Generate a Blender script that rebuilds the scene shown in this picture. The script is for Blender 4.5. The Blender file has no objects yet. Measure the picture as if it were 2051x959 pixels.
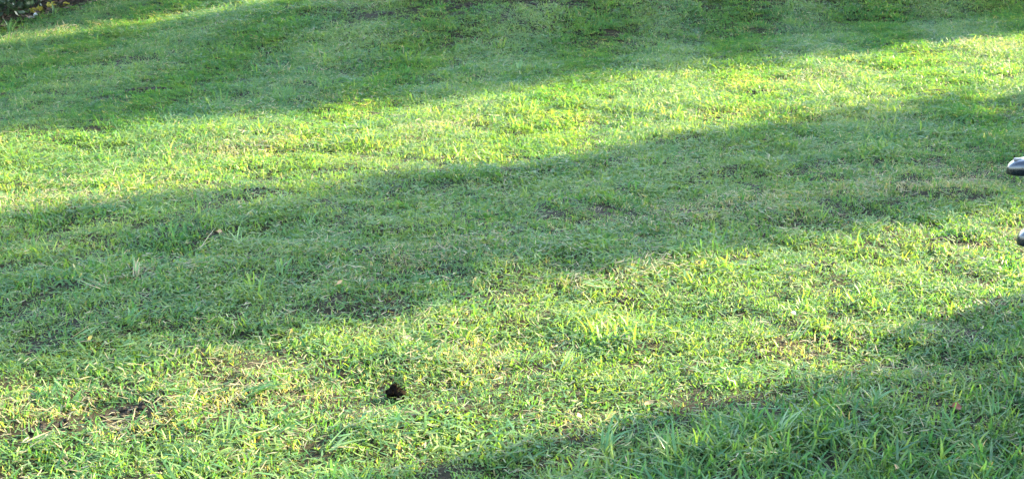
import bpy, math, random
import numpy as np
from mathutils import Vector, Matrix

R = math.radians
rng = np.random.default_rng(7)
random.seed(7)
sc = bpy.context.scene
col = sc.collection

# ------------------------------------------------------------------ camera
CAM_H, PITCH, HFOV = 1.45, 15.9, 40.0
cam_d = bpy.data.cameras.new('camera')
cam = bpy.data.objects.new('camera', cam_d)
col.objects.link(cam)
cam.location = (0, 0, CAM_H)
cam.rotation_euler = (R(90 - PITCH), 0, 0)
cam_d.sensor_fit = 'HORIZONTAL'
cam_d.angle = R(HFOV)
cam_d.clip_start = 0.05
cam_d.clip_end = 1000
sc.camera = cam

# ------------------------------------------------------------------ sky, sun, exposure
SUN_EL, SUN_AZ = 22.0, 30.0          # azimuth measured from +X (right) towards +Y (away)
w = bpy.data.worlds.new('World')
sc.world = w
w.use_nodes = True
nt = w.node_tree
nt.nodes.clear()
sky = nt.nodes.new('ShaderNodeTexSky')
sky.sky_type = 'NISHITA'
sky.sun_disc = False
sky.sun_elevation = R(SUN_EL)
sky.sun_rotation = R(90 - SUN_AZ)
sky.air_density = 1.0
sky.dust_density = 1.0
bg = nt.nodes.new('ShaderNodeBackground')
bg.inputs['Strength'].default_value = 0.15
wo = nt.nodes.new('ShaderNodeOutputWorld')
nt.links.new(sky.outputs[0], bg.inputs[0])
nt.links.new(bg.outputs[0], wo.inputs[0])

sun_dir = Vector((math.cos(R(SUN_EL)) * math.cos(R(SUN_AZ)), math.cos(R(SUN_EL)) * math.sin(R(SUN_AZ)), math.sin(R(SUN_EL))))
sd = bpy.data.lights.new('sun', 'SUN')
sd.energy = 4.6
sd.angle = R(0.5)
sd.color = (1.0, 0.86, 0.49)
so = bpy.data.objects.new('sun', sd)
col.objects.link(so)
so.rotation_euler = sun_dir.to_track_quat('Z', 'Y').to_euler()
so.location = (20, 12, 15)

sc.view_settings.view_transform = 'Standard'
sc.view_settings.look = 'None'
sc.view_settings.gamma = 1
sc.view_settings.use_curve_mapping = False
sc.view_settings.exposure = 3.58
sc.render.engine = 'CYCLES'
sc.cycles.use_denoising = True
sc.cycles.sample_clamp_indirect = 0.6
sc.cycles.max_bounces = 6
sc.cycles.diffuse_bounces = 3

# ------------------------------------------------------------------ helpers
SX, SY = math.cos(R(SUN_AZ)), math.sin(R(SUN_AZ))
def st(x, y): return -SY * x + SX * y, SX * x + SY * y       # s across the sun's path, t towards the sun
def inv_st(s, t): return -SY * s + SX * t, SX * s + SY * t

def lattice(seed, n=256):
    return np.random.default_rng(seed).random((n, n))
_L = {}
def vnoise(x, y, seed=0):
    if seed not in _L: _L[seed] = lattice(seed)
    L = _L[seed]
    xi, yi = np.floor(x).astype(int), np.floor(y).astype(int)
    fx, fy = x - xi, y - yi
    fx, fy = fx * fx * (3 - 2 * fx), fy * fy * (3 - 2 * fy)
    g = lambda a, b: L[a % 256, b % 256]
    return (g(xi, yi) * (1 - fx) + g(xi + 1, yi) * fx) * (1 - fy) + (g(xi, yi + 1) * (1 - fx) + g(xi + 1, yi + 1) * fx) * fy
def fbm(x, y, seed=0, o=4):
    v, a, n = 0, 0.5, 0
    for k in range(o):
        v = v + a * vnoise(x * 2 ** k + 17.3 * k, y * 2 ** k + 5.1 * k, seed + k); n += a; a *= 0.5
    return v / n
def smooth(a, b, x):
    k = np.clip((x - a) / (b - a), 0, 1)
    return k * k * (3 - 2 * k)

def terrain(x, y, micro=True):
    x = np.asarray(x, float); y = np.asarray(y, float)
    s, t = st(x, y)
    z = np.clip(0.10 * (t - 1.85), -0.12, 0.9) * smooth(8.2, 10.2, s) * (1 - smooth(25, 60, s))
    z = z + 0.10 * (fbm(x * 0.22 + 3, y * 0.22 + 9, 40, 2) - 0.5)
    if micro:
        u, v = x * math.cos(0.42) + y * math.sin(0.42), -x * math.sin(0.42) + y * math.cos(0.42)
        z = z + 0.035 * (fbm(u * 0.9, v * 2.6, 50, 3) - 0.5)           # mower lines and lumps
        z = z + 0.050 * (fbm(x * 5.5, y * 5.5, 60, 3) - 0.5)
    return z

F = 1025.5 / math.tan(R(HFOV / 2))
def at(px, py, h=0.0):
    """ground point seen at a pixel of the photograph (used while laying out the lawn)"""
    cx, cy = (px - 1025.5) / F, (479.5 - py) / F
    a = R(PITCH)
    d = np.array([cx, math.cos(a) + cy * math.sin(a), -math.sin(a) + cy * math.cos(a)])
    z = h
    for _ in range(12):
        k = (z - CAM_H) / d[2]
        p = d * k
        z = 0.5 * z + 0.5 * (float(terrain(p[0], p[1])) + h)
    return float(p[0]), float(p[1])

def mesh_obj(name, verts, faces, mats, parent=None, smooth_sh=True, link=True):
    me = bpy.data.meshes.new(name)
    me.from_pydata([tuple(v) for v in verts], [], [tuple(f) for f in faces])
    for m in (mats if isinstance(mats, (list, tuple)) else [mats]): me.materials.append(m)
    if smooth_sh: me.polygons.foreach_set('use_smooth', [True] * len(me.polygons))
    me.update()
    o = bpy.data.objects.new(name, me)
    if link: col.objects.link(o)
    if parent is not None: o.parent = parent
    return o
def big_mesh(name, V, quads=None, tris=None, mat=None, smooth_sh=True):
    """fast mesh from numpy arrays"""
    me = bpy.data.meshes.new(name)
    nq = 0 if quads is None else len(quads); ntri = 0 if tris is None else len(tris)
    li = np.concatenate([a.ravel() for a in (quads, tris) if a is not None and len(a)]).astype(np.int32)
    starts = np.concatenate([np.arange(nq) * 4, nq * 4 + np.arange(ntri) * 3]).astype(np.int32)
    me.vertices.add(len(V)); me.vertices.foreach_set('co', np.asarray(V, np.float32).ravel())
    me.loops.add(len(li)); me.loops.foreach_set('vertex_index', li)
    me.polygons.add(nq + ntri); me.polygons.foreach_set('loop_start', starts)
    if smooth_sh: me.polygons.foreach_set('use_smooth', np.ones(nq + ntri, bool))
    me.update(calc_edges=True); me.validate()
    if mat: me.materials.append(mat)
    return me
def tag(o, label=None, cat=None, group=None, kind=None):
    if label: o['label'] = label
    if cat: o['category'] = cat
    if group: o['group'] = group
    if kind: o['kind'] = kind
    return o
def empty(name, loc, rz=0):
    o = bpy.data.objects.new(name, None); col.objects.link(o)
    o.location = loc; o.rotation_euler = (0, 0, rz); o.empty_display_size = 0.1
    return o

# ------------------------------------------------------------------ materials
def new_mat(name):
    m = bpy.data.materials.new(name); m.use_nodes = True
    n = m.node_tree; n.nodes.clear()
    out = n.nodes.new('ShaderNodeOutputMaterial')
    return m, n, out
def N(n, t, **kw):
    o = n.nodes.new(t)
    for k, v in kw.items(): setattr(o, k, v)
    return o
def mixc(n, fac, a, b, blend='MIX'):
    m = N(n, 'ShaderNodeMix', data_type='RGBA', blend_type=blend)
    for sock, v in ((m.inputs[0], fac), (m.inputs[6], a), (m.inputs[7], b)):
        if isinstance(v, (int, float)): sock.default_value = v
        elif isinstance(v, tuple): sock.default_value = (*v, 1)
        else: n.links.new(v, sock)
    return m.outputs[2]
def mth(n, op, a, b=0.0):
    m = N(n, 'ShaderNodeMath', operation=op, use_clamp=False)
    for i, v in enumerate((a, b)):
        if isinstance(v, (int, float)): m.inputs[i].default_value = v
        else: n.links.new(v, m.inputs[i])
    return m.outputs[0]

def leafy(name, color_out_fn, trans=0.35, rough=0.45, spec=0.35, tint=(1.25, 1.25, 0.55)):
    m, n, out = new_mat(name)
    c = color_out_fn(n)
    p = N(n, 'ShaderNodeBsdfPrincipled')
    n.links.new(c, p.inputs['Base Color'])
    p.inputs['Roughness'].default_value = rough
    p.inputs['Specular IOR Level'].default_value = spec
    tr = N(n, 'ShaderNodeBsdfTranslucent')
    n.links.new(mixc(n, 1.0, c, tint, 'MULTIPLY'), tr.inputs[0])
    mx = N(n, 'ShaderNodeMixShader'); mx.inputs[0].default_value = trans
    n.links.new(p.outputs[0], mx.inputs[1]); n.links.new(tr.outputs[0], mx.inputs[2])
    n.links.new(mx.outputs[0], out.inputs[0])
    return m

def grass_color(n):
    vc = N(n, 'ShaderNodeAttribute', attribute_name='blade')          # r along blade, g random, b dry
    sep = N(n, 'ShaderNodeSeparateColor'); n.links.new(vc.outputs['Color'], sep.inputs[0])
    hue = N(n, 'ShaderNodeAttribute', attribute_type='INSTANCER', attribute_name='hue').outputs['Fac']
    dry = N(n, 'ShaderNodeAttribute', attribute_type='INSTANCER', attribute_name='dry').outputs['Fac']
    h = mth(n, 'ADD', hue, mth(n, 'MULTIPLY', mth(n, 'SUBTRACT', sep.outputs[1], 0.5), 0.85))
    cr = N(n, 'ShaderNodeValToRGB'); n.links.new(h, cr.inputs[0])
    e = cr.color_ramp.elements
    e[0].position = 0.0; e[0].color = (0.040, 0.120, 0.046, 1)
    e[1].position = 1.0; e[1].color = (0.150, 0.212, 0.058, 1)
    e2 = cr.color_ramp.elements.new(0.5); e2.color = (0.078, 0.166, 0.047, 1)
    # dry blades
    d = mth(n, 'ADD', sep.outputs[2], dry)
    cd = N(n, 'ShaderNodeValToRGB'); n.links.new(d, cd.inputs[0])
    cd.color_ramp.elements[0].position = 0.80; cd.color_ramp.elements[0].color = (0, 0, 0, 1)
    cd.color_ramp.elements[1].position = 1.0; cd.color_ramp.elements[1].color = (1, 1, 1, 1)
    straw = mixc(n, sep.outputs[1], (0.24, 0.185, 0.12), (0.37, 0.33, 0.20))
    c = mixc(n, cd.outputs[0], cr.outputs[0], straw)
    # pale sheath at the foot of the blade
    rt = N(n, 'ShaderNodeValToRGB'); n.links.new(sep.outputs[0], rt.inputs[0])
    rt.color_ramp.elements[0].color = (0.45, 0.45, 0.45, 1); rt.color_ramp.elements[1].position = 0.35; rt.color_ramp.elements[1].color = (0, 0, 0, 1)
    return mixc(n, rt.outputs[0], c, (0.13, 0.14, 0.06))
M_grass = leafy('grass_blade', grass_color, trans=0.5, rough=0.5, spec=0.22, tint=(1.45, 1.45, 0.45))

def single_leaf_color(a, b, scale=30):
    def f(n):
        nz = N(n, 'ShaderNodeTexNoise'); nz.inputs['Scale'].default_value = scale
        tc = N(n, 'ShaderNodeTexCoord'); n.links.new(tc.outputs['Object'], nz.inputs['Vector'])
        return mixc(n, nz.outputs[0], a, b)
    return f
M_blade_green = leafy('broad_blade_green', single_leaf_color((0.05, 0.135, 0.04), (0.09, 0.18, 0.04)), 0.35, 0.35, 0.5)
M_blade_pale = leafy('broad_blade_pale', single_leaf_color((0.11, 0.20, 0.06), (0.17, 0.24, 0.08)), 0.35, 0.35, 0.5)
M_straw = leafy('dry_straw', single_leaf_color((0.30, 0.21, 0.12), (0.46, 0.36, 0.20)), 0.25, 0.6, 0.2, (1.2, 1.1, 0.8))
M_leaf_brown = leafy('dead_leaf_brown', single_leaf_color((0.11, 0.040, 0.022), (0.22, 0.085, 0.05)), 0.15, 0.6, 0.2, (1.2, 1.0, 0.8))
M_leaf_yellow = leafy('dead_leaf_yellow', single_leaf_color((0.42, 0.30, 0.07), (0.52, 0.42, 0.12)), 0.3, 0.5, 0.2, (1.2, 1.1, 0.7))
M_leaf_tan = leafy('dead_leaf_tan', single_leaf_color((0.34, 0.19, 0.09), (0.45, 0.30, 0.16)), 0.25, 0.6, 0.2, (1.2, 1.1, 0.8))

def rand_leaf_color(a, b, c):
    def f(n):
        g = N(n, 'ShaderNodeNewGeometry')
        cr = N(n, 'ShaderNodeValToRGB'); n.links.new(g.outputs['Random Per Island'], cr.inputs[0])
        e = cr.color_ramp.elements
        e[0].color = (*a, 1); e[1].color = (*c, 1)
        k = cr.color_ramp.elements.new(0.5); k.color = (*b, 1)
        return cr.outputs[0]
    return f
M_tree_leaf = leafy('tree_leaf', rand_leaf_color((0.035, 0.075, 0.022), (0.055, 0.11, 0.03), (0.09, 0.14, 0.035)), 0.25)
M_hedge_leaf = leafy('hedge_leaf', rand_leaf_color((0.018, 0.040, 0.018), (0.028, 0.055, 0.022), (0.045, 0.075, 0.028)), 0.12)
M_litter = leafy('leaf_litter', rand_leaf_color((0.022, 0.015, 0.010), (0.055, 0.036, 0.022), (0.13, 0.09, 0.055)), 0.1, 0.7, 0.2, (1, 1, 1))
M_sprig = leafy('yellow_sprig', rand_leaf_color((0.20, 0.20, 0.03), (0.34, 0.30, 0.05), (0.46, 0.42, 0.12)), 0.3)

def noisy(name, a, b, scale=20, rough=0.9, bump=0.4, detail=8, spec=0.2):
    m, n, out = new_mat(name)
    tc = N(n, 'ShaderNodeTexCoord')
    nz = N(n, 'ShaderNodeTexNoise'); nz.inputs['Scale'].default_value = scale; nz.inputs['Detail'].default_value = detail
    n.links.new(tc.outputs['Object'], nz.inputs['Vector'])
    cr = N(n, 'ShaderNodeValToRGB'); n.links.new(nz.outputs[0], cr.inputs[0])
    cr.color_ramp.elements[0].position = 0.3; cr.color_ramp.elements[0].color = (*a, 1)
    cr.color_ramp.elements[1].position = 0.7; cr.color_ramp.elements[1].color = (*b, 1)
    p = N(n, 'ShaderNodeBsdfPrincipled')
    n.links.new(cr.outputs[0], p.inputs['Base Color'])
    p.inputs['Roughness'].default_value = rough; p.inputs['Specular IOR Level'].default_value = spec
    if bump:
        b_ = N(n, 'ShaderNodeBump'); b_.inputs['Strength'].default_value = bump; b_.inputs['Distance'].default_value = 0.01
        n.links.new(nz.outputs[0], b_.inputs['Height']); n.links.new(b_.outputs[0], p.inputs['Normal'])
    n.links.new(p.outputs[0], out.inputs[0])
    return m
M_bark = noisy('bark', (0.06, 0.045, 0.03), (0.16, 0.12, 0.085), 14, 0.9, 0.8)
M_soil = noisy('dark_soil', (0.007, 0.005, 0.0035), (0.022, 0.016, 0.010), 40, 0.95, 0.8)
M_stone = noisy('pale_stone', (0.42, 0.41, 0.38), (0.62, 0.60, 0.56), 30, 0.8, 0.3)
M_stone_grey = noisy('grey_stone', (0.16, 0.155, 0.16), (0.30, 0.29, 0.29), 30, 0.8, 0.3)
M_twig = noisy('twig_bark', (0.10, 0.07, 0.05), (0.22, 0.16, 0.11), 40, 0.85, 0.3)

# ground: soil and thatch under the blades near, turf colour further off
m, n, out = new_mat('turf_soil')
geo = N(n, 'ShaderNodeNewGeometry')
n1 = N(n, 'ShaderNodeTexNoise'); n1.inputs['Scale'].default_value = 35; n1.inputs['Detail'].default_value = 8
n2 = N(n, 'ShaderNodeTexNoise'); n2.inputs['Scale'].default_value = 1.3; n2.inputs['Detail'].default_value = 5
for q in (n1, n2): n.links.new(geo.outputs['Position'], q.inputs['Vector'])
soil = mixc(n, n1.outputs[0], (0.009, 0.007, 0.004), (0.032, 0.027, 0.014))
turf = mixc(n, n1.outputs[0], (0.030, 0.055, 0.016), (0.075, 0.125, 0.032))
cov = N(n, 'ShaderNodeAttribute', attribute_name='cover')
c = mixc(n, cov.outputs['Fac'], soil, mixc(n, n2.outputs[0], turf, (0.07, 0.13, 0.03)))
p = N(n, 'ShaderNodeBsdfPrincipled'); p.inputs['Roughness'].default_value = 0.95; p.inputs['Specular IOR Level'].default_value = 0.1
n.links.new(c, p.inputs['Base Color'])
b_ = N(n, 'ShaderNodeBump'); b_.inputs['Strength'].default_value = 0.7; b_.inputs['Distance'].default_value = 0.01
n.links.new(n1.outputs[0], b_.inputs['Height']); n.links.new(b_.outputs[0], p.inputs['Normal'])
n.links.new(p.outputs[0], out.inputs[0])
M_ground = m

# ------------------------------------------------------------------ ground
HOLE = at(792, 800)
HOLE_R = 0.032
def axis(lo, hi, step, far, c, r):
    fine = np.arange(lo, hi + 1e-6, step)
    fine = fine[np.abs(fine - c) > r]
    fine = np.concatenate([fine, np.arange(c - r, c + r + 1e-6, 0.006)])
    g = [hi]; st_ = step
    while g[-1] < far: st_ *= 1.35; g.append(g[-1] + st_)
    l = [lo]; st_ = step
    while l[-1] > -far: st_ *= 1.35; l.append(l[-1] - st_)
    return np.unique(np.concatenate([fine, g[1:], l[1:]]))
gx = axis(-8.5, 8.5, 0.05, 320, HOLE[0], 0.08)
gy = axis(1.5, 17.0, 0.05, 320, HOLE[1], 0.12)
X, Y = np.meshgrid(gx, gy)
Z = terrain(X, Y)
far = np.maximum(0, np.hypot(X, Y - 8) - 40)
Z = Z - 0.0 * far
nx, ny = len(gx), len(gy)
idx = np.arange(nx * ny).reshape(ny, nx)
quads = np.stack([idx[:-1, :-1], idx[:-1, 1:], idx[1:, 1:], idx[1:, :-1]], -1).reshape(-1, 4)
me = big_mesh('ground', np.stack([X, Y, Z], -1).reshape(-1, 3), quads=quads, mat=M_ground)
cover = smooth(7, 11, np.maximum(np.abs(X), np.abs(Y - 9))).ravel()
me.attributes.new('cover', 'FLOAT', 'POINT').data.foreach_set('value', cover.astype(np.float32))
ground = bpy.data.objects.new('ground', me); col.objects.link(ground)
tag(ground, kind='structure')

# ------------------------------------------------------------------ grass patches (shared by the scattered lawn)
def blade_pts(root, az, L, wd, lean, curl, segs=3, blunt=0.0, twist=0.0):
    """centre line + half widths of one blade; lean from vertical, curl adds lean along the blade"""
    pts, hw = [], []
    p = np.array(root, float); th = lean
    prof = (0.85, 1.0, 0.85, 0.55, 0.3, 0.15)
    for i in range(segs + 1):
        u = i / segs
        pts.append(p.copy())
        wv = (0.8 + 0.6 * u) if u < 0.35 else (1.0 - (1 - blunt) * ((u - 0.35) / 0.65) ** 1.6)
        hw.append(0.5 * wd * min(1.0, wv))
        p = p + (L / segs) * np.array([math.sin(th) * math.cos(az), math.sin(th) * math.sin(az), math.cos(th)])
        th += curl / segs
    side_az = az + math.pi / 2 + twist
    side = np.array([math.cos(side_az), math.sin(side_az), 0.25 * math.sin(twist * 3)])
    V = []
    for q, h_ in zip(pts, hw): V += [q - side * h_, q + side * h_]
    return V
def patch(name, r, count, L, wd, lean, curl, seed, dryp=0.05, lying=0.0, strawy=0.0, tips=0.3, segs=3):
    g = np.random.default_rng(seed)
    V, Q, C = [], [], []
    for i in range(count):
        rr = r * math.sqrt(g.random()); a = g.random() * 6.283
        root = (rr * math.cos(a), rr * math.sin(a), -0.008)
        isdry = g.random() < dryp
        l = g.uniform(*L) * (1 - 0.25 * (rr / r)); ww = g.uniform(*wd)
        le = abs(g.normal(*lean)); cu = g.uniform(*curl)
        if g.random() < lying:
            root = (root[0], root[1], g.uniform(0.008, 0.028)); le = g.uniform(1.25, 1.65); cu = g.uniform(-0.3, 0.4); l *= 1.3
        if isdry: ww *= 0.7; l *= 0.85
        v = blade_pts(root, g.random() * 6.283, l, ww, le, cu, segs, 0.55 if g.random() < tips else 0.05, g.normal(0, 0.5))
        b = len(V); V += v
        rd = g.random(); dr = g.uniform(0.9, 1.0) if isdry else g.uniform(0, 0.55)
        for k in range(segs + 1): C += [(k / segs, rd, dr, 1)] * 2
        for k in range(segs): Q.append((b + 2 * k, b + 2 * k + 1, b + 2 * k + 3, b + 2 * k + 2))
    me = big_mesh(name, np.array(V), quads=np.array(Q), mat=M_grass)
    ca = me.color_attributes.new('blade', 'FLOAT_COLOR', 'POINT')
    ca.data.foreach_set('color', np.array(C, np.float32).ravel())
    return bpy.data.objects.new(name, me)
protos = bpy.data.collections.new('grass_patches')
kinds = {'lawn': [], 'dry': [], 'long': [], 'flat': [], 'leafy': [], 'thatch': []}
specs = []
for k in range(6): specs.append(('lawn', dict(r=0.065, count=64, L=(0.017, 0.038), wd=(0.0030, 0.0056), lean=(0.68, 0.45), curl=(0.0, 1.2), dryp=0.065, lying=0.12)))
for k in range(3): specs.append(('dry', dict(r=0.055, count=48, L=(0.018, 0.045), wd=(0.0025, 0.0055), lean=(0.6, 0.45), curl=(-0.1, 0.7), dryp=0.45, lying=0.2, tips=0.7)))
for k in range(4): specs.append(('long', dict(r=0.065, count=44, L=(0.035, 0.085), wd=(0.0032, 0.0065), lean=(0.5, 0.35), curl=(0.3, 1.4), dryp=0.03, lying=0.10, tips=0.15, segs=4)))
for k in range(3): specs.append(('flat', dict(r=0.07, count=46, L=(0.02, 0.05), wd=(0.0028, 0.0055), lean=(0.95, 0.3), curl=(0.0, 0.6), dryp=0.14, lying=0.35)))
for k in range(3): specs.append(('leafy', dict(r=0.05, count=40, L=(0.018, 0.036), wd=(0.006, 0.0095), lean=(0.6, 0.4), curl=(0.2, 1.0), dryp=0.03, tips=0.5)))
for k in range(3): specs.append(('thatch', dict(r=0.07, count=60, L=(0.012, 0.026), wd=(0.0025, 0.0045), lean=(1.15, 0.35), curl=(0.0, 0.7), dryp=0.10, lying=0.15)))
for i, (k, d) in enumerate(specs):
    o = patch('grass_patch_%02d' % i, seed=100 + i, **d)
    protos.objects.link(o); kinds[k].append(i)

# ------------------------------------------------------------------ where the lawn grows
def blobs(x, y, pts):
    """soft mask of spots (px, py, radius m, stretch)"""
    m = np.zeros_like(x)
    for (px, py, r, stx) in pts:
        cx, cy = at(px, py)
        u = (x - cx) * math.cos(0.45) + (y - cy) * math.sin(0.45); v = -(x - cx) * math.sin(0.45) + (y - cy) * math.cos(0.45)
        m = np.maximum(m, np.exp(-((u / (r * stx)) ** 2 + (v / r) ** 2)))
    return m
BARE = [(930, 596, 0.05, 2.6), (860, 612, 0.04, 1.5), (250, 826, 0.04, 3.0), (330, 800, 0.03, 1.6), (90, 858, 0.035, 2.2), (1640, 532, 0.06, 2.4), (1780, 738, 0.045, 3.0),
        (1600, 742, 0.035, 2.0), (1260, 600, 0.035, 2.2), (790, 628, 0.03, 1.2), (600, 14, 0.07, 1.6), (770, 30, 0.13, 2.2), (920, 16, 0.12, 1.6), (1040, 8, 0.12, 2.2), (1150, 10, 0.08, 1.8),
        (240, 128, 0.10, 2.0), (310, 178, 0.06, 2.4), (720, 505, 0.035, 2.0), (575, 705, 0.03, 1.2), (690, 665, 0.02, 1.5), (480, 385, 0.07, 3.5), (610, 350, 0.06, 3.0), (1420, 240, 0.05, 2.5),
        (1530, 185, 0.06, 3.0), (1090, 870, 0.03, 2.5), (1920, 818, 0.04, 1.6), (300, 180, 0.05, 2.0), (1900, 480, 0.05, 1.5), (1500, 720, 0.03, 1.5), (1650, 690, 0.03, 1.6)]
DRY = [(450, 755, 0.16, 1.8), (650, 880, 0.12, 1.6), (420, 800, 0.10, 1.5), (680, 565, 0.14, 1.5), (820, 660, 0.14, 2.2), (950, 700, 0.10, 1.2), (560, 790, 0.12, 2.0), (1000, 760, 0.10, 1.8),
       (1080, 245, 0.14, 1.5), (900, 255, 0.16, 2.0), (1160, 850, 0.10, 1.6), (1280, 560, 0.15, 1.7), (1560, 170, 0.25, 2.4), (1650, 160, 0.2, 2.2), (60, 400, 0.3, 2.2), (480, 300, 0.22, 2.0),
       (1850, 370, 0.28, 2.4), (1500, 410, 0.25, 2.0), (270, 555, 0.06, 1.8), (1640, 700, 0.10, 2.2), (280, 840, 0.10, 1.8), (130, 840, 0.12, 1.6), (1460, 230, 0.18, 2.4), (1990, 95, 0.3, 2.0), (20, 84, 0.12, 2.5), (130, 66, 0.12, 2.5), (250, 48, 0.12, 2.5), (360, 32, 0.12, 2.5), (850, 520, 0.15, 2.2)]
BARE = [(a, b, r * (0.75 if b > 300 else 1.0), e) for a, b, r, e in BARE]
def scatter(n_per_m2, x0, x1, y0, y1, seed):
    g = np.random.default_rng(seed)
    d = n_per_m2 ** -0.5
    a, b = np.meshgrid(np.arange(x0, x1, d), np.arange(y0, y1, d))
    a = a + d * 0.5 * (np.floor(b / d) % 2)
    return (a + g.uniform(-0.75, 0.75, a.shape) * d).ravel(), (b + g.uniform(-0.75, 0.75, b.shape) * d).ravel()
xs, ys = [], []
for dens, x0, x1, y0, y1, sd_ in ((800, -3.2, 3.4, 1.6, 5.0, 1), (660, -4.2, 4.4, 5.0, 8.0, 2), (560, -6.6, 6.6, 8.0, 15.5, 3)):
    a, b = scatter(dens, x0, x1, y0, y1, sd_)
    xs.append(a); ys.append(b)
px_, py_ = np.concatenate(xs), np.concatenate(ys)
# keep the wedge the lawn is seen in plus a wide margin
keep = np.abs(px_) < 0.40 * py_ + 1.1
px_, py_ = px_[keep], py_[keep]
s_, t_ = st(px_, py_)
bare = blobs(px_, py_, BARE)
dryv = blobs(px_, py_, DRY)
nclump = fbm(px_ * 7, py_ * 7, 200, 3)
u_, v_ = px_ * math.cos(0.42) + py_ * math.sin(0.42), -px_ * math.sin(0.42) + py_ * math.cos(0.42)
nline = fbm(u_ * 0.8, v_ * 3.4, 210, 3)
BED = None
hx, hy = at(30, 50)
BA, BB = np.array(at(-10, 60)), np.array(at(185, 2))
BD = (BB - BA) / np.linalg.norm(BB - BA); BN = np.array([-BD[1], BD[0]])      # along the bed edge, into the bed
def bed_depth(x, y): return (x - BA[0]) * BN[0] + (y - BA[1]) * BN[1]
print('bed', BA, BB)
inbed = bed_depth(px_, py_) + 0.2 * (fbm(px_ * 3, py_ * 3, 220, 2) - 0.5) > 0
rnd = rng.random(len(px_))
under = rng.random(len(px_)) < 0.28                 # low thatch, also where the turf is thin
hdist = np.hypot(px_ - HOLE[0], py_ - HOLE[1] + 0.02)
low = smooth(0.52, 0.68, fbm(px_ * 11 + 31, py_ * 11, 205, 2))
thin = 0.55 * low * (1 - 0.6 * smooth(5, 9, py_))
keep = (rnd > np.where(under, 0.15 * bare, np.clip(bare * 0.8 + thin, 0, 0.88))) & (hdist > 0.036) & ~inbed
def sel(*arrs): return [a[keep] for a in arrs]
px_, py_, s_, t_, bare, dryv, nclump, nline, low, under = sel(px_, py_, s_, t_, bare, dryv, nclump, nline, low, under)
n_ = len(px_)
rv = rng.random(n_)
vid = np.zeros(n_, int)
longm = smooth(2.75, 2.35, s_ + 0.5 * (fbm(px_ * 1.5, py_ * 1.5, 230, 2) - 0.5))
drych = np.clip(0.06 + 0.60 * dryv + 0.28 * smooth(0.58, 0.75, nline), 0, 0.85)
weed = smooth(0.60, 0.72, fbm(px_ * 2.3, py_ * 2.3, 240, 3))
for i in range(n_):
    r = rv[i]
    if under[i]: k = 'thatch'
    elif r < drych[i] * (1 - 0.7 * longm[i]): k = 'dry'
    elif rng.random() < 0.75 * longm[i]: k = 'long'
    elif rng.random() < 0.55 * weed[i]: k = 'leafy'
    elif rng.random() < 0.22: k = 'flat'
    else: k = 'lawn' if rng.random() > 0.05 else 'long'
    q = kinds[k]; vid[i] = q[rng.integers(len(q))]
hue = 0.58 - 0.14 * smooth(6.5, 9.0, py_) + 0.5 * (fbm(px_ * 1.1 + 40, py_ * 0.45, 250, 3) - 0.5) + 0.7 * (fbm(px_ * 6, py_ * 6, 260, 2) - 0.5) + rng.normal(0, 0.10, n_) - 0.12 * longm  # far grass cooled: bluish tint of the distant shade put into its hue
stripe = np.sin(6.283 * (px_ - 0.14 * py_ + 0.5) / 1.15 + 1.2 * fbm(px_ * 0.4, py_ * 0.4, 270, 2)) * smooth(5.5, 8.0, py_)
ust, vst = px_ * math.cos(0.42) + py_ * math.sin(0.42), -px_ * math.sin(0.42) + py_ * math.cos(0.42)
wind = fbm(ust * 0.35, vst * 2.4, 280, 3) - 0.5
hue = hue + 0.16 * stripe + 0.5 * wind * smooth(4, 7, py_)
dry = np.clip(0.35 * dryv + rng.normal(0.06, 0.10, n_) + 0.25 * (nline - 0.5), 0, 0.6)
scl = np.where(under, 0.95, 0.55 + 1.0 * nclump) * rng.uniform(0.85, 1.15, n_) * (1 - 0.45 * bare) * (1 - 0.35 * low) * (1 + 0.5 * wind * smooth(4, 7, py_)) * (1 - 0.5 * np.exp(-((px_ - HOLE[0]) ** 2 + (py_ - HOLE[1] + 0.06) ** 2) / 0.08 ** 2)) * (1 + 0.16 * smooth(4.5, 10, py_))
P = np.stack([px_, py_, terrain(px_, py_)], -1)
me = bpy.data.meshes.new('lawn_grass')
me.vertices.add(n_); me.vertices.foreach_set('co', P.astype(np.float32).ravel())
def attr(name, typ, field, data):
    a = me.attributes.new(name, typ, 'POINT'); a.data.foreach_set(field, np.ascontiguousarray(data).ravel())
attr('vid', 'INT', 'value', vid.astype(np.int32))
attr('hue', 'FLOAT', 'value', hue.astype(np.float32))
attr('dry', 'FLOAT', 'value', dry.astype(np.float32))
attr('scl', 'FLOAT', 'value', scl.astype(np.float32))
yaw = rng.uniform(0, 6.283, n_)
lay = 0.25 * stripe + 0.35 * wind * smooth(4, 7, py_)                # the mower lays each pass over the other way
rot = np.stack([lay * np.cos(yaw) + rng.normal(0, 0.12, n_), -lay * np.sin(yaw) + rng.normal(0, 0.12, n_), yaw], -1).astype(np.float32)
attr('rot', 'FLOAT_VECTOR', 'vector', rot)
me.update()
lawn = bpy.data.objects.new('lawn_grass', me); col.objects.link(lawn)
me.materials.append(M_grass)
tag(lawn, 'short mown green grass with straw coloured stubble covering the slope', 'grass', kind='stuff')
ng = bpy.data.node_groups.new('lawn_scatter', 'GeometryNodeTree')
ng.interface.new_socket('Geometry', in_out='INPUT', socket_type='NodeSocketGeometry')
ng.interface.new_socket('Geometry', in_out='OUTPUT', socket_type='NodeSocketGeometry')
gi, go = ng.nodes.new('NodeGroupInput'), ng.nodes.new('NodeGroupOutput')
iop = ng.nodes.new('GeometryNodeInstanceOnPoints')
ci = ng.nodes.new('GeometryNodeCollectionInfo'); ci.inputs[0].default_value = protos
ci.inputs['Separate Children'].default_value = True; ci.inputs['Reset Children'].default_value = True
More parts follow.
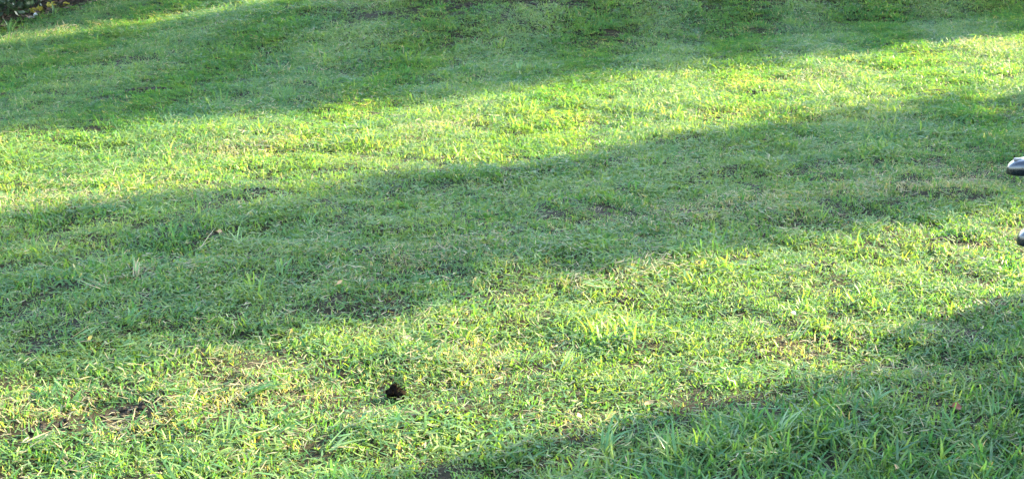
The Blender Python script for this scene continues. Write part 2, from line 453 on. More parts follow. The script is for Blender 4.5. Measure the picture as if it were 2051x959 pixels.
def named(nm, typ):
    a = ng.nodes.new('GeometryNodeInputNamedAttribute'); a.data_type = typ; a.inputs[0].default_value = nm
    return a.outputs[0]
L_ = ng.links.new
L_(gi.outputs[0], iop.inputs['Points']); L_(ci.outputs[0], iop.inputs['Instance'])
iop.inputs['Pick Instance'].default_value = True
L_(named('vid', 'INT'), iop.inputs['Instance Index'])
e2r = ng.nodes.new('FunctionNodeEulerToRotation'); L_(named('rot', 'FLOAT_VECTOR'), e2r.inputs[0]); L_(e2r.outputs[0], iop.inputs['Rotation'])
L_(named('scl', 'FLOAT'), iop.inputs['Scale'])
L_(iop.outputs[0], go.inputs[0])
md = lawn.modifiers.new('scatter', 'NODES'); md.node_group = ng
print('lawn patches', n_)

# ------------------------------------------------------------------ trees beyond the right edge: their shade bands the lawn
def leaf_cloud(name, centers, size, mat, parent, seed, flat=0.0):
    g = np.random.default_rng(seed)
    n_ = len(centers)
    sz = size * g.uniform(0.6, 1.3, n_)
    d = g.normal(size=(n_, 3)); d /= np.linalg.norm(d, axis=1)[:, None]
    e = np.cross(d, g.normal(size=(n_, 3))); e /= np.linalg.norm(e, axis=1)[:, None]
    V = np.stack([centers - d * sz[:, None], centers + e * sz[:, None] * 0.5 , centers + d * sz[:, None], centers - e * sz[:, None] * 0.5], 1).reshape(-1, 3)
    Q = np.arange(n_ * 4).reshape(-1, 4)
    o = bpy.data.objects.new(name, big_mesh(name, V, quads=Q, mat=mat, smooth_sh=False)); col.objects.link(o)
    if parent: o.parent = parent
    return o
def tube(path, radii, sides=7):
    V, Fc = [], []
    for i, (p, r) in enumerate(zip(path, radii)):
        p = Vector(p)
        d = (Vector(path[min(i + 1, len(path) - 1)]) - Vector(path[max(i - 1, 0)])).normalized()
        a = d.orthogonal().normalized() if abs(d.z) > 0.95 else d.cross(Vector((0, 0, 1))).normalized()
        b = d.cross(a)
        for k in range(sides):
            an = 6.283185 * k / sides
            V.append(p + a * (r * math.cos(an)) + b * (r * math.sin(an)))
    for i in range(len(path) - 1):
        for k in range(sides):
            Fc.append((i * sides + k, i * sides + (k + 1) % sides, (i + 1) * sides + (k + 1) % sides, (i + 1) * sides + k))
    Fc.append(tuple(range(sides))[::-1]); Fc.append(tuple((len(path) - 1) * sides + k for k in range(sides)))
    return V, Fc
def tree(label, s, t, half, height, seed, base=0.5, n_leaf=9000, size=0.15, bulge=None, airy=0, rim=0.92):
    """a columnar tree; half is half its width across the sunlight"""
    x, y = inv_st(s, t)
    root = empty('columnar_tree', (x, y, float(terrain(x, y, False))))
    tag(root, label, 'tree', 'trees standing beyond the right edge of the lawn')
    g = np.random.default_rng(seed)
    path = [(0.06 * math.sin(k * 1.3 + seed), 0.06 * math.cos(k * 1.7 + seed), -0.15 + k * (height * 0.95) / 8) for k in range(9)]
    V, Fc = tube(path, [0.06 * half + 0.17 * (1 - k / 8.5) for k in range(9)])
    tr = mesh_obj('trunk', V, Fc, M_bark, root)
    for k in range(12):
        z0 = base + 0.2 + (height * 0.75) * k / 12; a = k * 2.4 + seed; l = half * 0.85
        p0 = Vector((0, 0, z0)); d = Vector((math.cos(a), math.sin(a), 0.9)).normalized()
        V, Fc = tube([p0, p0 + d * l * 0.4, p0 + d * l * 0.8 + Vector((0, 0, 0.25)), p0 + d * l * 1.1 + Vector((0, 0, 0.6))], [0.06, 0.045, 0.03, 0.012], 5)
        mesh_obj('limb', V, Fc, M_bark, root)
    # crown in clumps
    nc = 90
    cz = base + (height - base) * g.random(nc)
    prof = half * np.clip(1 - ((cz - base) / (height - base)) ** 5, 0.05, 1) * np.clip((cz - base + 0.6) / 1.0, 0.3, 1)
    ca = g.random(nc) * 6.283; cr = prof * np.sqrt(g.random(nc)) * 0.82
    cc = np.stack([cr * np.cos(ca), cr * np.sin(ca), cz], -1)
    pick = g.integers(nc, size=n_leaf)
    off = g.normal(size=(n_leaf, 3)) * np.array([0.2, 0.2, 0.32]) * (0.35 + 0.33 * half)
    C = cc[pick] + off
    fill = np.stack([g.uniform(-1, 1, n_leaf // 2), g.uniform(-1, 1, n_leaf // 2), g.uniform(base, height * 0.95, n_leaf // 2)], -1)
    fill[:, :2] *= half * 0.85
    C = np.concatenate([C, fill])
    rr = np.hypot(C[:, 0], C[:, 1])
    lim = half * (0.93 + 0.16 * fbm(C[:, 2] * 1.6, np.arctan2(C[:, 1], C[:, 0]) * 2 + seed, 300, 3))
    if bulge: lim = lim - bulge[1] * smooth(bulge[0] - 0.3, bulge[0] + 0.3, C[:, 2]) + 0.06
    so_ = -SY * C[:, 0] + SX * C[:, 1]
    keepp = 10 ** (-1.2 * smooth(rim, 1.0, rr / lim))                # leaves thin out towards the rim
    if airy: keepp = keepp * 10 ** (-airy * smooth(-0.35, 1.0, so_ / half))
    C = C[(rr < lim) & (C[:, 2] > base * 0.7) & (g.random(len(C)) < keepp)]
    leaf_cloud('crown', C, size, M_tree_leaf, root, seed)
    return root
T = 19.0
tree('broad columnar tree nearest the camera beyond the right edge', -0.60, T, 2.6, 9.5, 1, n_leaf=20000, size=0.2)
def hedge(name, label, s0, s1, t0, t1, h, seed, n_leaf, flare=0.0):
    """an unseen clipped hedge, added for its shade: dense leaf shell round twiggy stems"""
    x, y = inv_st((s0 + s1) / 2, (t0 + t1) / 2)
    root = empty(name, (x, y, gz0(x, y)), R(SUN_AZ)); tag(root, label, 'hedge', 'unseen evergreens added beyond the right edge for their shade')
    g = np.random.default_rng(seed)
    hs, ht = (s1 - s0) / 2, (t1 - t0) / 2                       # local x = towards the sun, local y = across it
    for k in range(max(3, int(hs * 4))):
        yy = -hs * 0.85 + 1.7 * hs * (k + 0.5) / max(3, int(hs * 4)); sg = g.uniform(-0.1, 0.1, 4)
        V, Fc = tube([(0, yy, -0.05), (sg[0], yy + sg[1], h * 0.4), (sg[2], yy + sg[3], h * 0.75), (sg[0] + sg[2], yy + sg[1], h * 0.93)], [0.03, 0.022, 0.014, 0.006], 6)
        mesh_obj('stem', V, Fc, M_bark, root)
    q = g.uniform(-1, 1, (n_leaf, 3)); q[:, 2] = (q[:, 2] + 1) / 2
    k = 1 - 0.25 * np.clip((q[:, 2] - 0.9) / 0.1, 0, 1) ** 2
    yy = q[:, 1] * hs * k + flare * q[:, 2] * (q[:, 1] > 0) * q[:, 1]
    C = np.stack([q[:, 0] * ht * k + g.normal(0, 0.02, n_leaf), yy + g.normal(0, 0.012, n_leaf), 0.03 + q[:, 2] * h + g.normal(0, 0.02, n_leaf)], -1)
    leaf_cloud('foliage', C, 0.05, M_tree_leaf, root, seed)
    return root
def gz0(x, y): return float(terrain(x, y, False))
hedge('added_shade_hedge', 'unseen clipped hedge added beyond the right edge to cast the near shade', -2.5, 2.66, 7.0, 7.8, 2.75, 21, 34000, 0.14)  # added out of view; its side draws the sharp near shadow edge
hedge('added_shade_bush', 'unseen low bush added at the hedge end to cast the shade tongue', 2.58, 2.94, 6.95, 7.6, 1.62, 22, 5000)  # added out of view; its low top ends the shadow tongue
tree('slender columnar tree between the two sunlit gaps beyond the right edge', 4.91, T + 0.4, 1.15, 9.5, 2, n_leaf=13000, airy=1.45)
tree('wide columnar tree behind the slender one beyond the right edge', 8.98, T - 0.2, 1.74, 8.2, 3, base=0.3, n_leaf=20000)
tree('wide columnar tree at the far end of the row', 12.75, T + 0.3, 1.97, 7.8, 4, base=0.3, n_leaf=18000)
tree('columnar tree at the near end of the row', -5.6, T, 2.6, 9.5, 6, n_leaf=10000)

# ------------------------------------------------------------------ small things lying in the lawn
def gz(x, y): return float(terrain(x, y))
def clod(name, r, seed, mat, squash=0.6, sub=2, rough=0.35):
    import bmesh
    bm = bmesh.new(); bmesh.ops.create_icosphere(bm, subdivisions=sub, radius=1)
    g = np.random.default_rng(seed); o_ = g.random(3) * 50
    for v in bm.verts:
        k = 1 + rough * 2 * (float(fbm(np.array(v.co.x * 1.7 + o_[0]), np.array(v.co.y * 1.7 + v.co.z * 1.3 + o_[1]), 400, 3)) - 0.5)
        v.co *= k * r; v.co.z *= squash
    me = bpy.data.meshes.new(name); bm.to_mesh(me); bm.free()
    me.materials.append(mat)
    return me

# ragged clod of black earth and roots standing in the turf
M_clod = noisy('black_earth', (0.003, 0.0025, 0.002), (0.014, 0.010, 0.007), 60, 1.0, 0.9, 8, 0.0)
clod_root = empty('earth_clod', (HOLE[0], HOLE[1], gz(*HOLE))); tag(clod_root, 'small ragged black clod of earth among the sunlit short grass', 'clod')
cb = bpy.data.objects.new('clod_body', clod('clod_body', 0.0205, 901, M_clod, 0.75, 3, 0.9)); col.objects.link(cb); cb.parent = clod_root; cb.location = (0, 0, 0.020); cb.scale = (1.15, 0.9, 1)
Vc, Fcr = [], []
g = np.random.default_rng(5)
for k in range(150):
    d = g.normal(size=3); d[2] = abs(d[2]) * 0.8 - 0.1; d /= np.linalg.norm(d)
    p0 = d * 0.015 + np.array([0, 0, 0.020]); p1 = p0 + d * g.uniform(0.008, 0.022) + g.normal(0, 0.004, 3)
    sd_ = np.cross(d, g.normal(size=3)); sd_ = sd_ / np.linalg.norm(sd_) * g.uniform(0.0008, 0.002)
    b0 = len(Vc); Vc += [p0 - sd_, p0 + sd_, p1]; Fcr.append((b0, b0 + 1, b0 + 2))
mesh_obj('root_fibres', Vc, Fcr, M_clod, clod_root, False)['kind'] = 'stuff'

# crumbs of earth showing where the turf is thin
cr_me = [clod('soil_crumb', 1, 500 + k, M_soil, 0.6, 1) for k in range(3)]
Vs, Fs = [], []
for (bx, by, br, bs) in BARE:
    cx, cy = at(bx, by)
    for k in range(26):
        u, v = random.gauss(0, br * bs * 0.5), random.gauss(0, br * 0.5)
        x, y = cx + u * math.cos(0.45) - v * math.sin(0.45), cy + u * math.sin(0.45) + v * math.cos(0.45)
        m_ = random.choice(cr_me); r_ = random.uniform(0.004, 0.013) * (1.5 if cy > 8 else 1); b0 = len(Vs)
        z = gz(x, y)
        for q in m_.vertices: Vs.append((x + q.co.x * r_, y + q.co.y * r_, z + q.co.z * r_ + 0.003))
        for f in m_.polygons: Fs.append(tuple(b0 + i for i in f.vertices))
sc_o = mesh_obj('soil_crumbs', Vs, Fs, M_soil, None, False)
tag(sc_o, 'dark crumbs of bare earth between the grass', 'soil', kind='stuff')

# tufts of coarse grass one can pick out
def strip(V, segs):
    Q = [(2 * k, 2 * k + 1, 2 * k + 3, 2 * k + 2) for k in range(segs)]
    return V, Q
def tuft(px, py, label, count, L, wd, lean, az0, spread, mat, seed, curl=(0.2, 0.9), r=0.02, dryn=0, lift=0.02):
    x, y = at(px, py)
    root = empty('grass_tuft', (x, y, gz(x, y) + 0.012)); tag(root, label, 'grass tuft', 'coarse tufts in the lawn')
    g = np.random.default_rng(seed)
    for i in range(count):
        a = az0 + g.normal(0, spread); rr = r * g.random()
        q = g.random() * 6.283
        V = blade_pts((rr * math.cos(q), rr * math.sin(q), lift * g.random()), a, 0.82 * g.uniform(*L), 0.85 * g.uniform(*wd), max(0.05, g.normal(*lean)), g.uniform(*curl), 6, 0.02, g.normal(0, 0.25))
        # fold each blade along its midrib
        Vf, Q = [], []
        for k in range(7):
            l_, r_ = np.array(V[2 * k]), np.array(V[2 * k + 1]); mid = (l_ + r_) / 2; wv = np.linalg.norm(r_ - l_)
            Vf += [l_, mid - np.array([0, 0, 0.22 * wv]), r_]
        for k in range(6):
            for j in (0, 1): Q.append((3 * k + j, 3 * k + j + 1, 3 * k + 4 + j, 3 * k + 3 + j))
        mesh_obj('blade', Vf, Q, M_straw if i < dryn else (mat if g.random() < 0.7 else M_blade_pale), root)
    return root
PI = math.pi
tuft(1130, 752, 'pale broad bladed tuft in the sunlit turf above the near shade', 9, (0.05, 0.085), (0.006, 0.010), (0.55, 0.2), 0.6, 0.9, M_blade_pale, 1)
tuft(500, 800, 'flattened fan of long green blades leaning right in the lower left turf', 14, (0.09, 0.16), (0.005, 0.008), (1.25, 0.12), 0.15, 0.22, M_blade_green, 2, (0.0, 0.35), 0.03)
tuft(262, 662, 'upright broad blades in the shade band near the left edge', 7, (0.05, 0.10), (0.006, 0.009), (0.45, 0.2), 0.9, 0.7, M_blade_green, 3)
tuft(480, 500, 'sparse tuft with two tall pale blades at the heart of the shade band', 6, (0.06, 0.11), (0.005, 0.008), (0.6, 0.25), 0.8, 1.0, M_blade_pale, 4)
tuft(400, 510, 'bent straw coloured blades beside the two tall pale blades', 6, (0.10, 0.15), (0.004, 0.007), (1.1, 0.15), 0.5, 0.3, M_blade_green, 5, (0.1, 0.6), 0.02, 3)
tuft(275, 560, 'straw streaked tuft splayed low in the shade band on the left', 11, (0.05, 0.10), (0.004, 0.007), (0.8, 0.2), 0.9, 0.7, M_blade_pale, 6, (0.1, 0.6), 0.03, 5)
tuft(205, 583, 'whitish flattened blades left of the straw streaked tuft', 9, (0.06, 0.12), (0.004, 0.007), (1.2, 0.15), 2.9, 0.5, M_blade_pale, 7, (0.0, 0.5), 0.03, 3)
tuft(620, 465, 'bushy green tuft at the upper right end of the shade band tufts', 13, (0.05, 0.10), (0.005, 0.008), (0.5, 0.25), 1.2, 1.2, M_blade_green, 8)
tuft(565, 555, 'clump of upright dark blades below the bushy green tuft', 12, (0.04, 0.075), (0.005, 0.009), (0.4, 0.25), 1.5, 1.5, M_blade_green, 9)
tuft(150, 695, 'low tuft of lying blades beside the yellow leaf on the left', 9, (0.06, 0.11), (0.005, 0.008), (1.15, 0.15), 0.4, 0.4, M_blade_pale, 10, (0, 0.5), 0.03, 2)
tuft(1590, 690, 'slanting pale blades in the sunlit turf left of the shade tongue', 6, (0.07, 0.12), (0.004, 0.007), (0.95, 0.15), 0.5, 0.3, M_blade_pale, 11)
tuft(1210, 918, 'arching green blades at the rim of the near shade', 12, (0.07, 0.13), (0.005, 0.009), (0.6, 0.25), 0.8, 1.0, M_blade_green, 12, (0.4, 1.2))
tuft(1340, 930, 'tall blue green tuft at the bottom edge in the near shade', 13, (0.07, 0.13), (0.006, 0.010), (0.4, 0.2), 1.2, 1.2, M_blade_green, 13, (0.3, 1.0))
tuft(1560, 880, 'long pale blade slanting over dark grass in the near shade', 4, (0.09, 0.13), (0.006, 0.009), (0.95, 0.1), 0.55, 0.2, M_blade_pale, 14)
tuft(1750, 820, 'fine leaning blades inside the sharp edge of the near shade', 10, (0.06, 0.10), (0.004, 0.008), (0.55, 0.2), 1.0, 0.8, M_blade_green, 15)
tuft(1900, 880, 'broad leaning blades in the lower right shade', 9, (0.05, 0.09), (0.005, 0.008), (0.8, 0.25), 1.9, 1.0, M_blade_green, 16)
tuft(1990, 850, 'upright blades at the right edge of the near shade', 7, (0.05, 0.085), (0.004, 0.007), (0.75, 0.3), 1.4, 1.3, M_blade_green, 17)
tuft(1040, 150, 'blue green tuft standing taller at the far edge of the sunlit band', 14, (0.06, 0.11), (0.006, 0.010), (0.4, 0.2), 1.5, 1.5, M_blade_green, 18)
tuft(110, 35, 'tall green tuft at the edge of the leaf litter', 14, (0.08, 0.16), (0.006, 0.010), (0.3, 0.2), 1.5, 1.5, M_blade_green, 19)
tuft(20, 72, 'tall green tuft above the bright strip on the far left', 14, (0.08, 0.16), (0.006, 0.010), (0.3, 0.2), 1.5, 1.5, M_blade_green, 20)
tuft(60, 905, 'flattened pale blades near the lower left corner', 9, (0.07, 0.12), (0.004, 0.007), (1.2, 0.15), 0.3, 0.4, M_blade_pale, 21, (0, 0.4), 0.03, 2)
tuft(660, 915, 'flat lying green blades at the bottom left of the shade tip', 9, (0.07, 0.12), (0.005, 0.008), (1.2, 0.15), 0.25, 0.4, M_blade_pale, 22, (0, 0.4), 0.03, 1)
tuft(450, 880, 'single long upright blade tuft near the bottom left', 5, (0.06, 0.10), (0.004, 0.006), (0.25, 0.15), 1.0, 1.0, M_blade_pale, 23)

# cut stems left lying by the mower
g = np.random.default_rng(33)
Vk, Qk = [], []
while len(Qk) < 3600 * 3:
    y = 2.4 + 9.5 * g.random() ** 1.3; x = g.uniform(-1, 1) * (0.4 * y + 0.5)
    uu, vv = x * math.cos(0.42) + y * math.sin(0.42), -x * math.sin(0.42) + y * math.cos(0.42)
    if float(fbm(np.array(uu * 1.2), np.array(vv * 3.0), 290, 3)) < 0.42 + 0.25 * g.random(): continue
    V = blade_pts((x, y, gz(x, y) + g.uniform(0.018, 0.034)), g.normal(0.42, 0.9), g.uniform(0.010, 0.030), g.uniform(0.002, 0.0042), g.normal(1.5, 0.15), g.normal(0, 0.35), 3, 0.6, g.normal(0, 0.4))
    b0 = len(Vk); Vk += V
    for k in range(3): Qk.append((b0 + 2 * k, b0 + 2 * k + 1, b0 + 2 * k + 3, b0 + 2 * k + 2))
M_clip = leafy('cut_stems', rand_leaf_color((0.26, 0.20, 0.13), (0.34, 0.30, 0.17), (0.20, 0.25, 0.10)), 0.3, 0.6, 0.2, (1.2, 1.1, 0.7))
tag(mesh_obj('grass_clippings', Vk, Qk, M_clip, None), 'pale straw coloured cut stems scattered over the lawn', 'clippings', kind='stuff')

# fallen leaves and straws
def leaf(px, py, label, size, mat, seed, curl=0.5, tilt=(0.2, 0.1), rz=0.0, lift=0.03, slim=0.45):
    x, y = at(px, py, lift); size *= 0.8
    g = np.random.default_rng(seed)
    V, Q = [], []
    n_ = 8
    for i in range(n_ + 1):
        u = i / n_; hw = size * slim * math.sin(math.pi * min(1, u * 0.97 + 0.02)) ** 0.8 * (1 + g.normal(0, 0.06))
        z0 = curl * size * (0.6 * (u - 0.5) ** 2)
        for j, v in enumerate((-1, -0.5, 0, 0.5, 1)):
            V.append(((u - 0.5) * size, v * hw, z0 + curl * 0.8 * hw * abs(v) ** 1.5 + g.normal(0, 0.01 * size)))
    for i in range(n_):
        for j in range(4): Q.append((5 * i + j, 5 * i + j + 1, 5 * i + 6 + j, 5 * i + 5 + j))
    root = empty('fallen_leaf', (x, y, gz(x, y) + lift), rz); root.rotation_euler = (tilt[0], tilt[1], rz)
    tag(root, label, 'leaf', 'dead leaves in the grass')
    mesh_obj('leaf_blade', V, Q, mat, root)
    Vt, Ft = tube([(-size * 0.5, 0, curl * size * 0.15), (-size * 0.68, 0.02 * size, curl * size * 0.22), (-size * 0.85, 0.06 * size, curl * size * 0.2)], [0.0012, 0.001, 0.0009], 5)
    mesh_obj('leaf_stalk', Vt, Ft, mat, root)
    return root
leaf(1915, 815, 'reddish brown curled dead leaf in the lower right shade', 0.035, M_leaf_brown, 1, 0.7, (0.5, 0.1), 0.2, 0.022)
leaf(180, 676, 'small yellow leaf standing in the shade band on the left', 0.022, M_leaf_yellow, 2, 0.3, (1.0, -0.6), 0.9, 0.03, 0.3)
leaf(1160, 832, 'tan dead leaf on the sunlit turf beside the near shade', 0.028, M_leaf_tan, 3, 0.4, (0.7, 0.3), 1.0, 0.028, 0.35)
leaf(1300, 806, 'long rust coloured dead leaf on sunlit grass', 0.040, M_leaf_tan, 4, 0.4, (0.4, -0.2), 0.45, 0.026, 0.2)
leaf(1225, 830, 'yellow green fading leaf left of the rust coloured one', 0.045, M_leaf_yellow, 5, 0.3, (0.4, -0.4), 0.7, 0.022, 0.18)
leaf(440, 463, 'tiny orange leaf in the shade band below the bright grass', 0.022, M_leaf_tan, 6, 0.4, (0.9, 0), 0.2, 0.028)
leaf(1795, 935, 'pinkish tan dead leaf half hidden at the bottom right', 0.022, M_leaf_tan, 7, 0.5, (0.6, 0), 1.2, 0.03)
leaf(1590, 626, 'pale whitish leaf scrap in the sunlit turf', 0.018, M_stone, 8, 0.3, (0.6, 0.2), 0.4, 0.03)
leaf(815, 675, 'flat straw coloured dead leaf left of the sunlit centre', 0.035, M_straw, 9, 0.2, (0.5, 0.1), 0.1, 0.026, 0.25)
leaf(680, 565, 'rusty dead leaf at the lower edge of the shade band', 0.03, M_leaf_tan, 10, 0.4, (0.7, -0.4), 0.8, 0.03, 0.22)

# ------------------------------------------------------------------ the shrub bed in the far left corner
Vl, Ql = [], []
for k in range(2600):
    al, dp = random.uniform(-2.2, 4.5), abs(random.gauss(0, 0.7)) + random.gauss(-0.08, 0.08)
    x, y = BA + BD * al + BN * dp
    a = random.uniform(0, 6.283); sz = random.uniform(0.015, 0.045); z = gz(x, y) + random.uniform(0.004, 0.03)
    tl = random.uniform(-0.5, 0.5); t2 = random.uniform(-0.5, 0.5)
    b0 = len(Vl)
    for (u, v) in ((-1, 0), (0, -0.5), (1, 0), (0, 0.5)):
        Vl.append((x + sz * (u * math.cos(a) - v * math.sin(a)), y + sz * (u * math.sin(a) + v * math.cos(a)), z + sz * (u * tl + v * t2)))
    Ql.append((b0, b0 + 1, b0 + 2, b0 + 3))
lit = mesh_obj('leaf_litter', Vl, Ql, M_litter, None, False)
tag(lit, 'brown dead leaf litter along the foot of the dark shrubs', 'leaf litter', kind='stuff')
def shrub(x, y, r, h, label, seed):
    root = empty('shrub', (x, y, gz(x, y))); tag(root, label, 'shrub', 'dark shrubs in the far left corner')
    g = np.random.default_rng(seed)
    for k in range(7):
        a = k * 0.9 + seed; p = Vector((0.06 * math.cos(a), 0.06 * math.sin(a), -0.05)); d = Vector((math.cos(a) * 0.5, math.sin(a) * 0.5, 1)).normalized()
        V, Fc = tube([p, p + d * h * 0.35, p + d * h * 0.65 + Vector((0.05, 0, 0)), p + d * h * 0.9], [0.022, 0.017, 0.012, 0.005], 5)
        mesh_obj('stem', V, Fc, M_twig, root)
    n_ = 16000
    nc = 110
    zz = g.uniform(0.03, 0.97, nc); aa = g.random(nc) * 6.283; ro = r * 0.92 * (1 - zz ** 3) ** 0.5 * g.random(nc) ** 0.35
    cc = np.stack([ro * np.cos(aa), ro * np.sin(aa), zz * h], -1)
    C = cc[g.integers(nc, size=n_)] + g.normal(size=(n_, 3)) * 0.13 * r
    C = C[C[:, 2] > 0.015]
    leaf_cloud('foliage', C, 0.026, M_hedge_leaf, root, seed)
for k, (al, dp, r, h, lb) in enumerate(((0.15, 0.66, 0.72, 1.7, 'dark evergreen shrub nearest the lawn in the far left corner'), (1.35, 0.72, 0.72, 1.9, 'dark evergreen shrub second from the near end of the bed'),
                                    (2.6, 0.72, 0.72, 1.8, 'dark evergreen shrub third along the litter bed'), (-1.1, 0.8, 0.8, 1.7, 'dark evergreen shrub at the outer left edge of the bed'), (0.9, 2.1, 0.9, 2.1, 'taller dark shrub behind the front row of the bed'))):
    x, y = BA + BD * al + BN * dp
    shrub(float(x), float(y), r, h, lb, 40 + k)
def stone(px, py, r, mat, label, seed, squash=0.7):
    x, y = at(px, py)
    o = bpy.data.objects.new('stone', clod('stone', r, seed, mat, squash, 2, 0.3)); col.objects.link(o)
    o.location = (x, y, gz(x, y) + r * 0.35); o.rotation_euler = (0.2, 0.3, seed)
    tag(o, label, 'stone', 'stones in the leaf litter')
stone(71, 32, 0.019, M_stone, 'small white stone in the litter beside the yellow plant', 61, 0.9)
stone(62, 38, 0.026, M_stone_grey, 'flat grey stone under the small white stone', 62, 0.5)
def sprig(px, py, label, r, seed, mat):
    x, y = at(px, py)
    root = empty('small_plant', (x, y, gz(x, y))); tag(root, label, 'plant', 'yellowish seedlings in the leaf litter')
    g = np.random.default_rng(seed)
    for k in range(4):
        a = k * 1.6 + seed; V, Fc = tube([(0, 0, -0.01), (0.3 * r * math.cos(a), 0.3 * r * math.sin(a), r * 0.7), (0.7 * r * math.cos(a), 0.7 * r * math.sin(a), r * 1.1)], [0.002, 0.0016, 0.001], 4)
        mesh_obj('stem', V, Fc, M_twig, root)
    C = g.normal(size=(36, 3)) * np.array([r * 0.45, r * 0.45, r * 0.3]) + np.array([0, 0, r * 0.8])
    leaf_cloud('foliage', C, 0.016, mat, root, seed)
sprig(102, 20, 'rounded olive yellow seedling at the edge of the litter', 0.05, 71, M_sprig)
sprig(80, 24, 'pale yellow seedling between the white stone and the olive one', 0.03, 72, M_sprig)
sprig(66, 26, 'lowest pale yellow seedling above the white stone', 0.025, 73, M_sprig)
sprig(133, 14, 'small pale seedling furthest right in the litter', 0.022, 74, M_sprig)

# ------------------------------------------------------------------ garden armchair just outside the right edge
m, n, out = new_mat('black_lacquer')
p = N(n, 'ShaderNodeBsdfPrincipled'); p.inputs['Base Color'].default_value = (0.012, 0.013, 0.018, 1)
p.inputs['Roughness'].default_value = 0.28; p.inputs['Specular IOR Level'].default_value = 0.6; p.inputs['Coat Weight'].default_value = 0.0; p.inputs['Coat Roughness'].default_value = 0.12
nr = N(n, 'ShaderNodeTexNoise'); nr.inputs['Scale'].default_value = 35; nr.inputs['Detail'].default_value = 8
mr = N(n, 'ShaderNodeMapRange'); mr.inputs[1].default_value = 0.35; mr.inputs[2].default_value = 0.7; mr.inputs[3].default_value = 0.14; mr.inputs[4].default_value = 0.4
n.links.new(nr.outputs[0], mr.inputs[0]); n.links.new(mr.outputs[0], p.inputs['Roughness'])
n.links.new(mixc(n, mth(n, 'GREATER_THAN', nr.outputs[0], 0.62), (0.004, 0.005, 0.009), (0.018, 0.017, 0.016)), p.inputs['Base Color'])
nz = N(n, 'ShaderNodeTexNoise'); nz.inputs['Scale'].default_value = 90; b_ = N(n, 'ShaderNodeBump'); b_.inputs['Strength'].default_value = 0.05
n.links.new(nz.outputs[0], b_.inputs['Height']); n.links.new(b_.outputs[0], p.inputs['Normal']); n.links.new(p.outputs[0], out.inputs[0])
M_black = m
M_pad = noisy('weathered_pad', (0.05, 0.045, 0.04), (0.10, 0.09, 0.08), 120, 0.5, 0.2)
M_mesh = noisy('black_sling', (0.012, 0.012, 0.014), (0.03, 0.03, 0.034), 200, 0.6, 0.2)
# local axes: +x the way the chair faces, +y its left; arm tips at x = 0
tipA, tipB = Vector((1.246, 3.46)), Vector((1.052, 2.82))      # far arm, near arm
mid = (tipA + tipB) / 2
face = Vector(((tipB - tipA).y, -(tipB - tipA).x)).normalized()
ARM_Z, HALF = 0.667, (tipA - tipB).length / 2
chair = empty('garden_armchair', (mid.x, mid.y, gz(mid.x, mid.y)), math.atan2(face.y, face.x))
tag(chair, 'glossy black garden armchair at the right edge, only its armrest ends in view', 'chair')
def loft(name, rings, mat, parent):
    V, Fc = [], []; S = len(rings[0])
    for r_ in rings: V += r_
    for i in range(len(rings) - 1):
        for k in range(S): Fc.append((i * S + k, i * S + (k + 1) % S, (i + 1) * S + (k + 1) % S, (i + 1) * S + k))
    Fc.append(tuple(range(S))[::-1]); Fc.append(tuple((len(rings) - 1) * S + k for k in range(S)))
    return mesh_obj(name, V, Fc, mat, parent)
def arm(sy):
    rings = []
    yc = sy * HALF
    xs_ = [0.0, -0.002, -0.007, -0.015, -0.027, -0.042, -0.07, -0.14, -0.26, -0.38, -0.47]
    for x in xs_:
        u = min(1, -x / 0.045); k = math.sqrt(max(0.0, 1 - (1 - u) ** 2))
        hw, hh = 0.006 + 0.030 * k, 0.005 + 0.0175 * k
        zc = ARM_Z + 0.012 * math.sin(min(1, -x / 0.4) * 3.1) - 0.010 * (1 - k)
        ring = []
        for q in range(20):
            a = 6.283185 * q / 20; c_, s_ = math.cos(a), math.sin(a)
            ring.append((x, yc + hw * math.copysign(abs(c_) ** 0.65, c_), zc + hh * math.copysign(abs(s_) ** 0.65, s_)))
        rings.append(ring)
    a_ = loft('armrest', rings, M_black, chair)
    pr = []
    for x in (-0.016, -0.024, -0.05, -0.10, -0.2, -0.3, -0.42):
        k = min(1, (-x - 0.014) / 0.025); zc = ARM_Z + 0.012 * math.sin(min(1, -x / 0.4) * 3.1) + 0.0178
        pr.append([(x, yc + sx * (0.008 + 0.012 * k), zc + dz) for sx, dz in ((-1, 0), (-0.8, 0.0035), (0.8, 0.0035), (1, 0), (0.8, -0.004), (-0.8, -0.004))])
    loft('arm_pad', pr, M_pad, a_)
    return a_
for sy in (-1, 1): arm(sy)
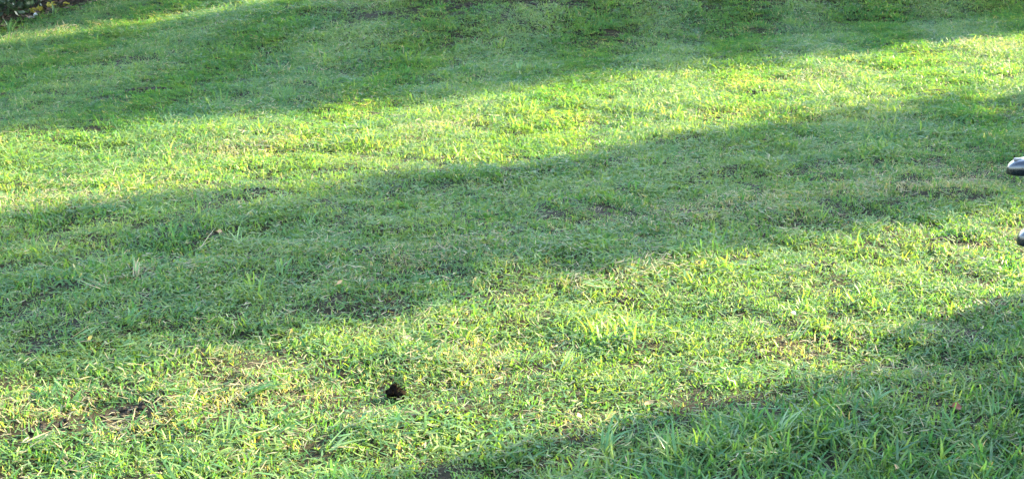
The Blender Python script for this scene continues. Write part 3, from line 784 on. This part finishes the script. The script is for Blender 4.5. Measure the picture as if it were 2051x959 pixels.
def rod(name, pts, r, mat=M_black, sides=12, parent=chair):
    V, Fc = tube(pts, [r] * len(pts), sides); return mesh_obj(name, V, Fc, mat, parent)
for sy in (-1, 1):
    y = sy * HALF
    rod('leg', [(-0.20, y, 0.0), (-0.19, y, 0.2), (-0.17, y, 0.42), (-0.16, y, ARM_Z - 0.005)], 0.014)
    rod('leg', [(-0.66, y * 0.92, 0.0), (-0.60, y * 0.95, 0.22), (-0.55, y * 0.97, 0.42), (-0.50, y, ARM_Z - 0.005)], 0.014)
    rod('back_post', [(-0.50, y * 0.85, 0.40), (-0.58, y * 0.85, 0.66), (-0.66, y * 0.85, 0.95)], 0.013)
    rod('seat_rail', [(-0.17, y * 0.9, 0.43), (-0.34, y * 0.9, 0.415), (-0.53, y * 0.9, 0.40)], 0.013)
    rod('cross_rail', [(-0.175, y, 0.42), (-0.175, y * 0.9, 0.425)], 0.010)
rod('front_rail', [(-0.17, -HALF * 0.9, 0.43), (-0.165, 0, 0.42), (-0.17, HALF * 0.9, 0.43)], 0.013)
rod('rear_rail', [(-0.53, -HALF, 0.40), (-0.53, HALF, 0.40)], 0.012)
rod('top_rail', [(-0.66, -HALF * 0.85, 0.95), (-0.68, 0, 0.965), (-0.66, HALF * 0.85, 0.95)], 0.013)
def slab(name, pts, hw, th):
    V, Fc = [], []
    for (x, z) in pts:
        V += [(x, -hw, z), (x, hw, z), (x, hw, z - th), (x, -hw, z - th)]
    for i in range(len(pts) - 1):
        for k in range(4): Fc.append((4 * i + k, 4 * i + (k + 1) % 4, 4 * i + 4 + (k + 1) % 4, 4 * i + 4 + k))
    Fc += [(3, 2, 1, 0), tuple(4 * (len(pts) - 1) + k for k in range(4))]
    return mesh_obj(name, V, Fc, M_mesh, chair, False)
slab('seat', [(-0.18, 0.445), (-0.26, 0.432), (-0.36, 0.424), (-0.50, 0.420)], HALF * 0.85, 0.008)
slab('backrest', [(-0.520, 0.47), (-0.560, 0.60), (-0.60, 0.75), (-0.645, 0.93)], HALF * 0.80, 0.008)
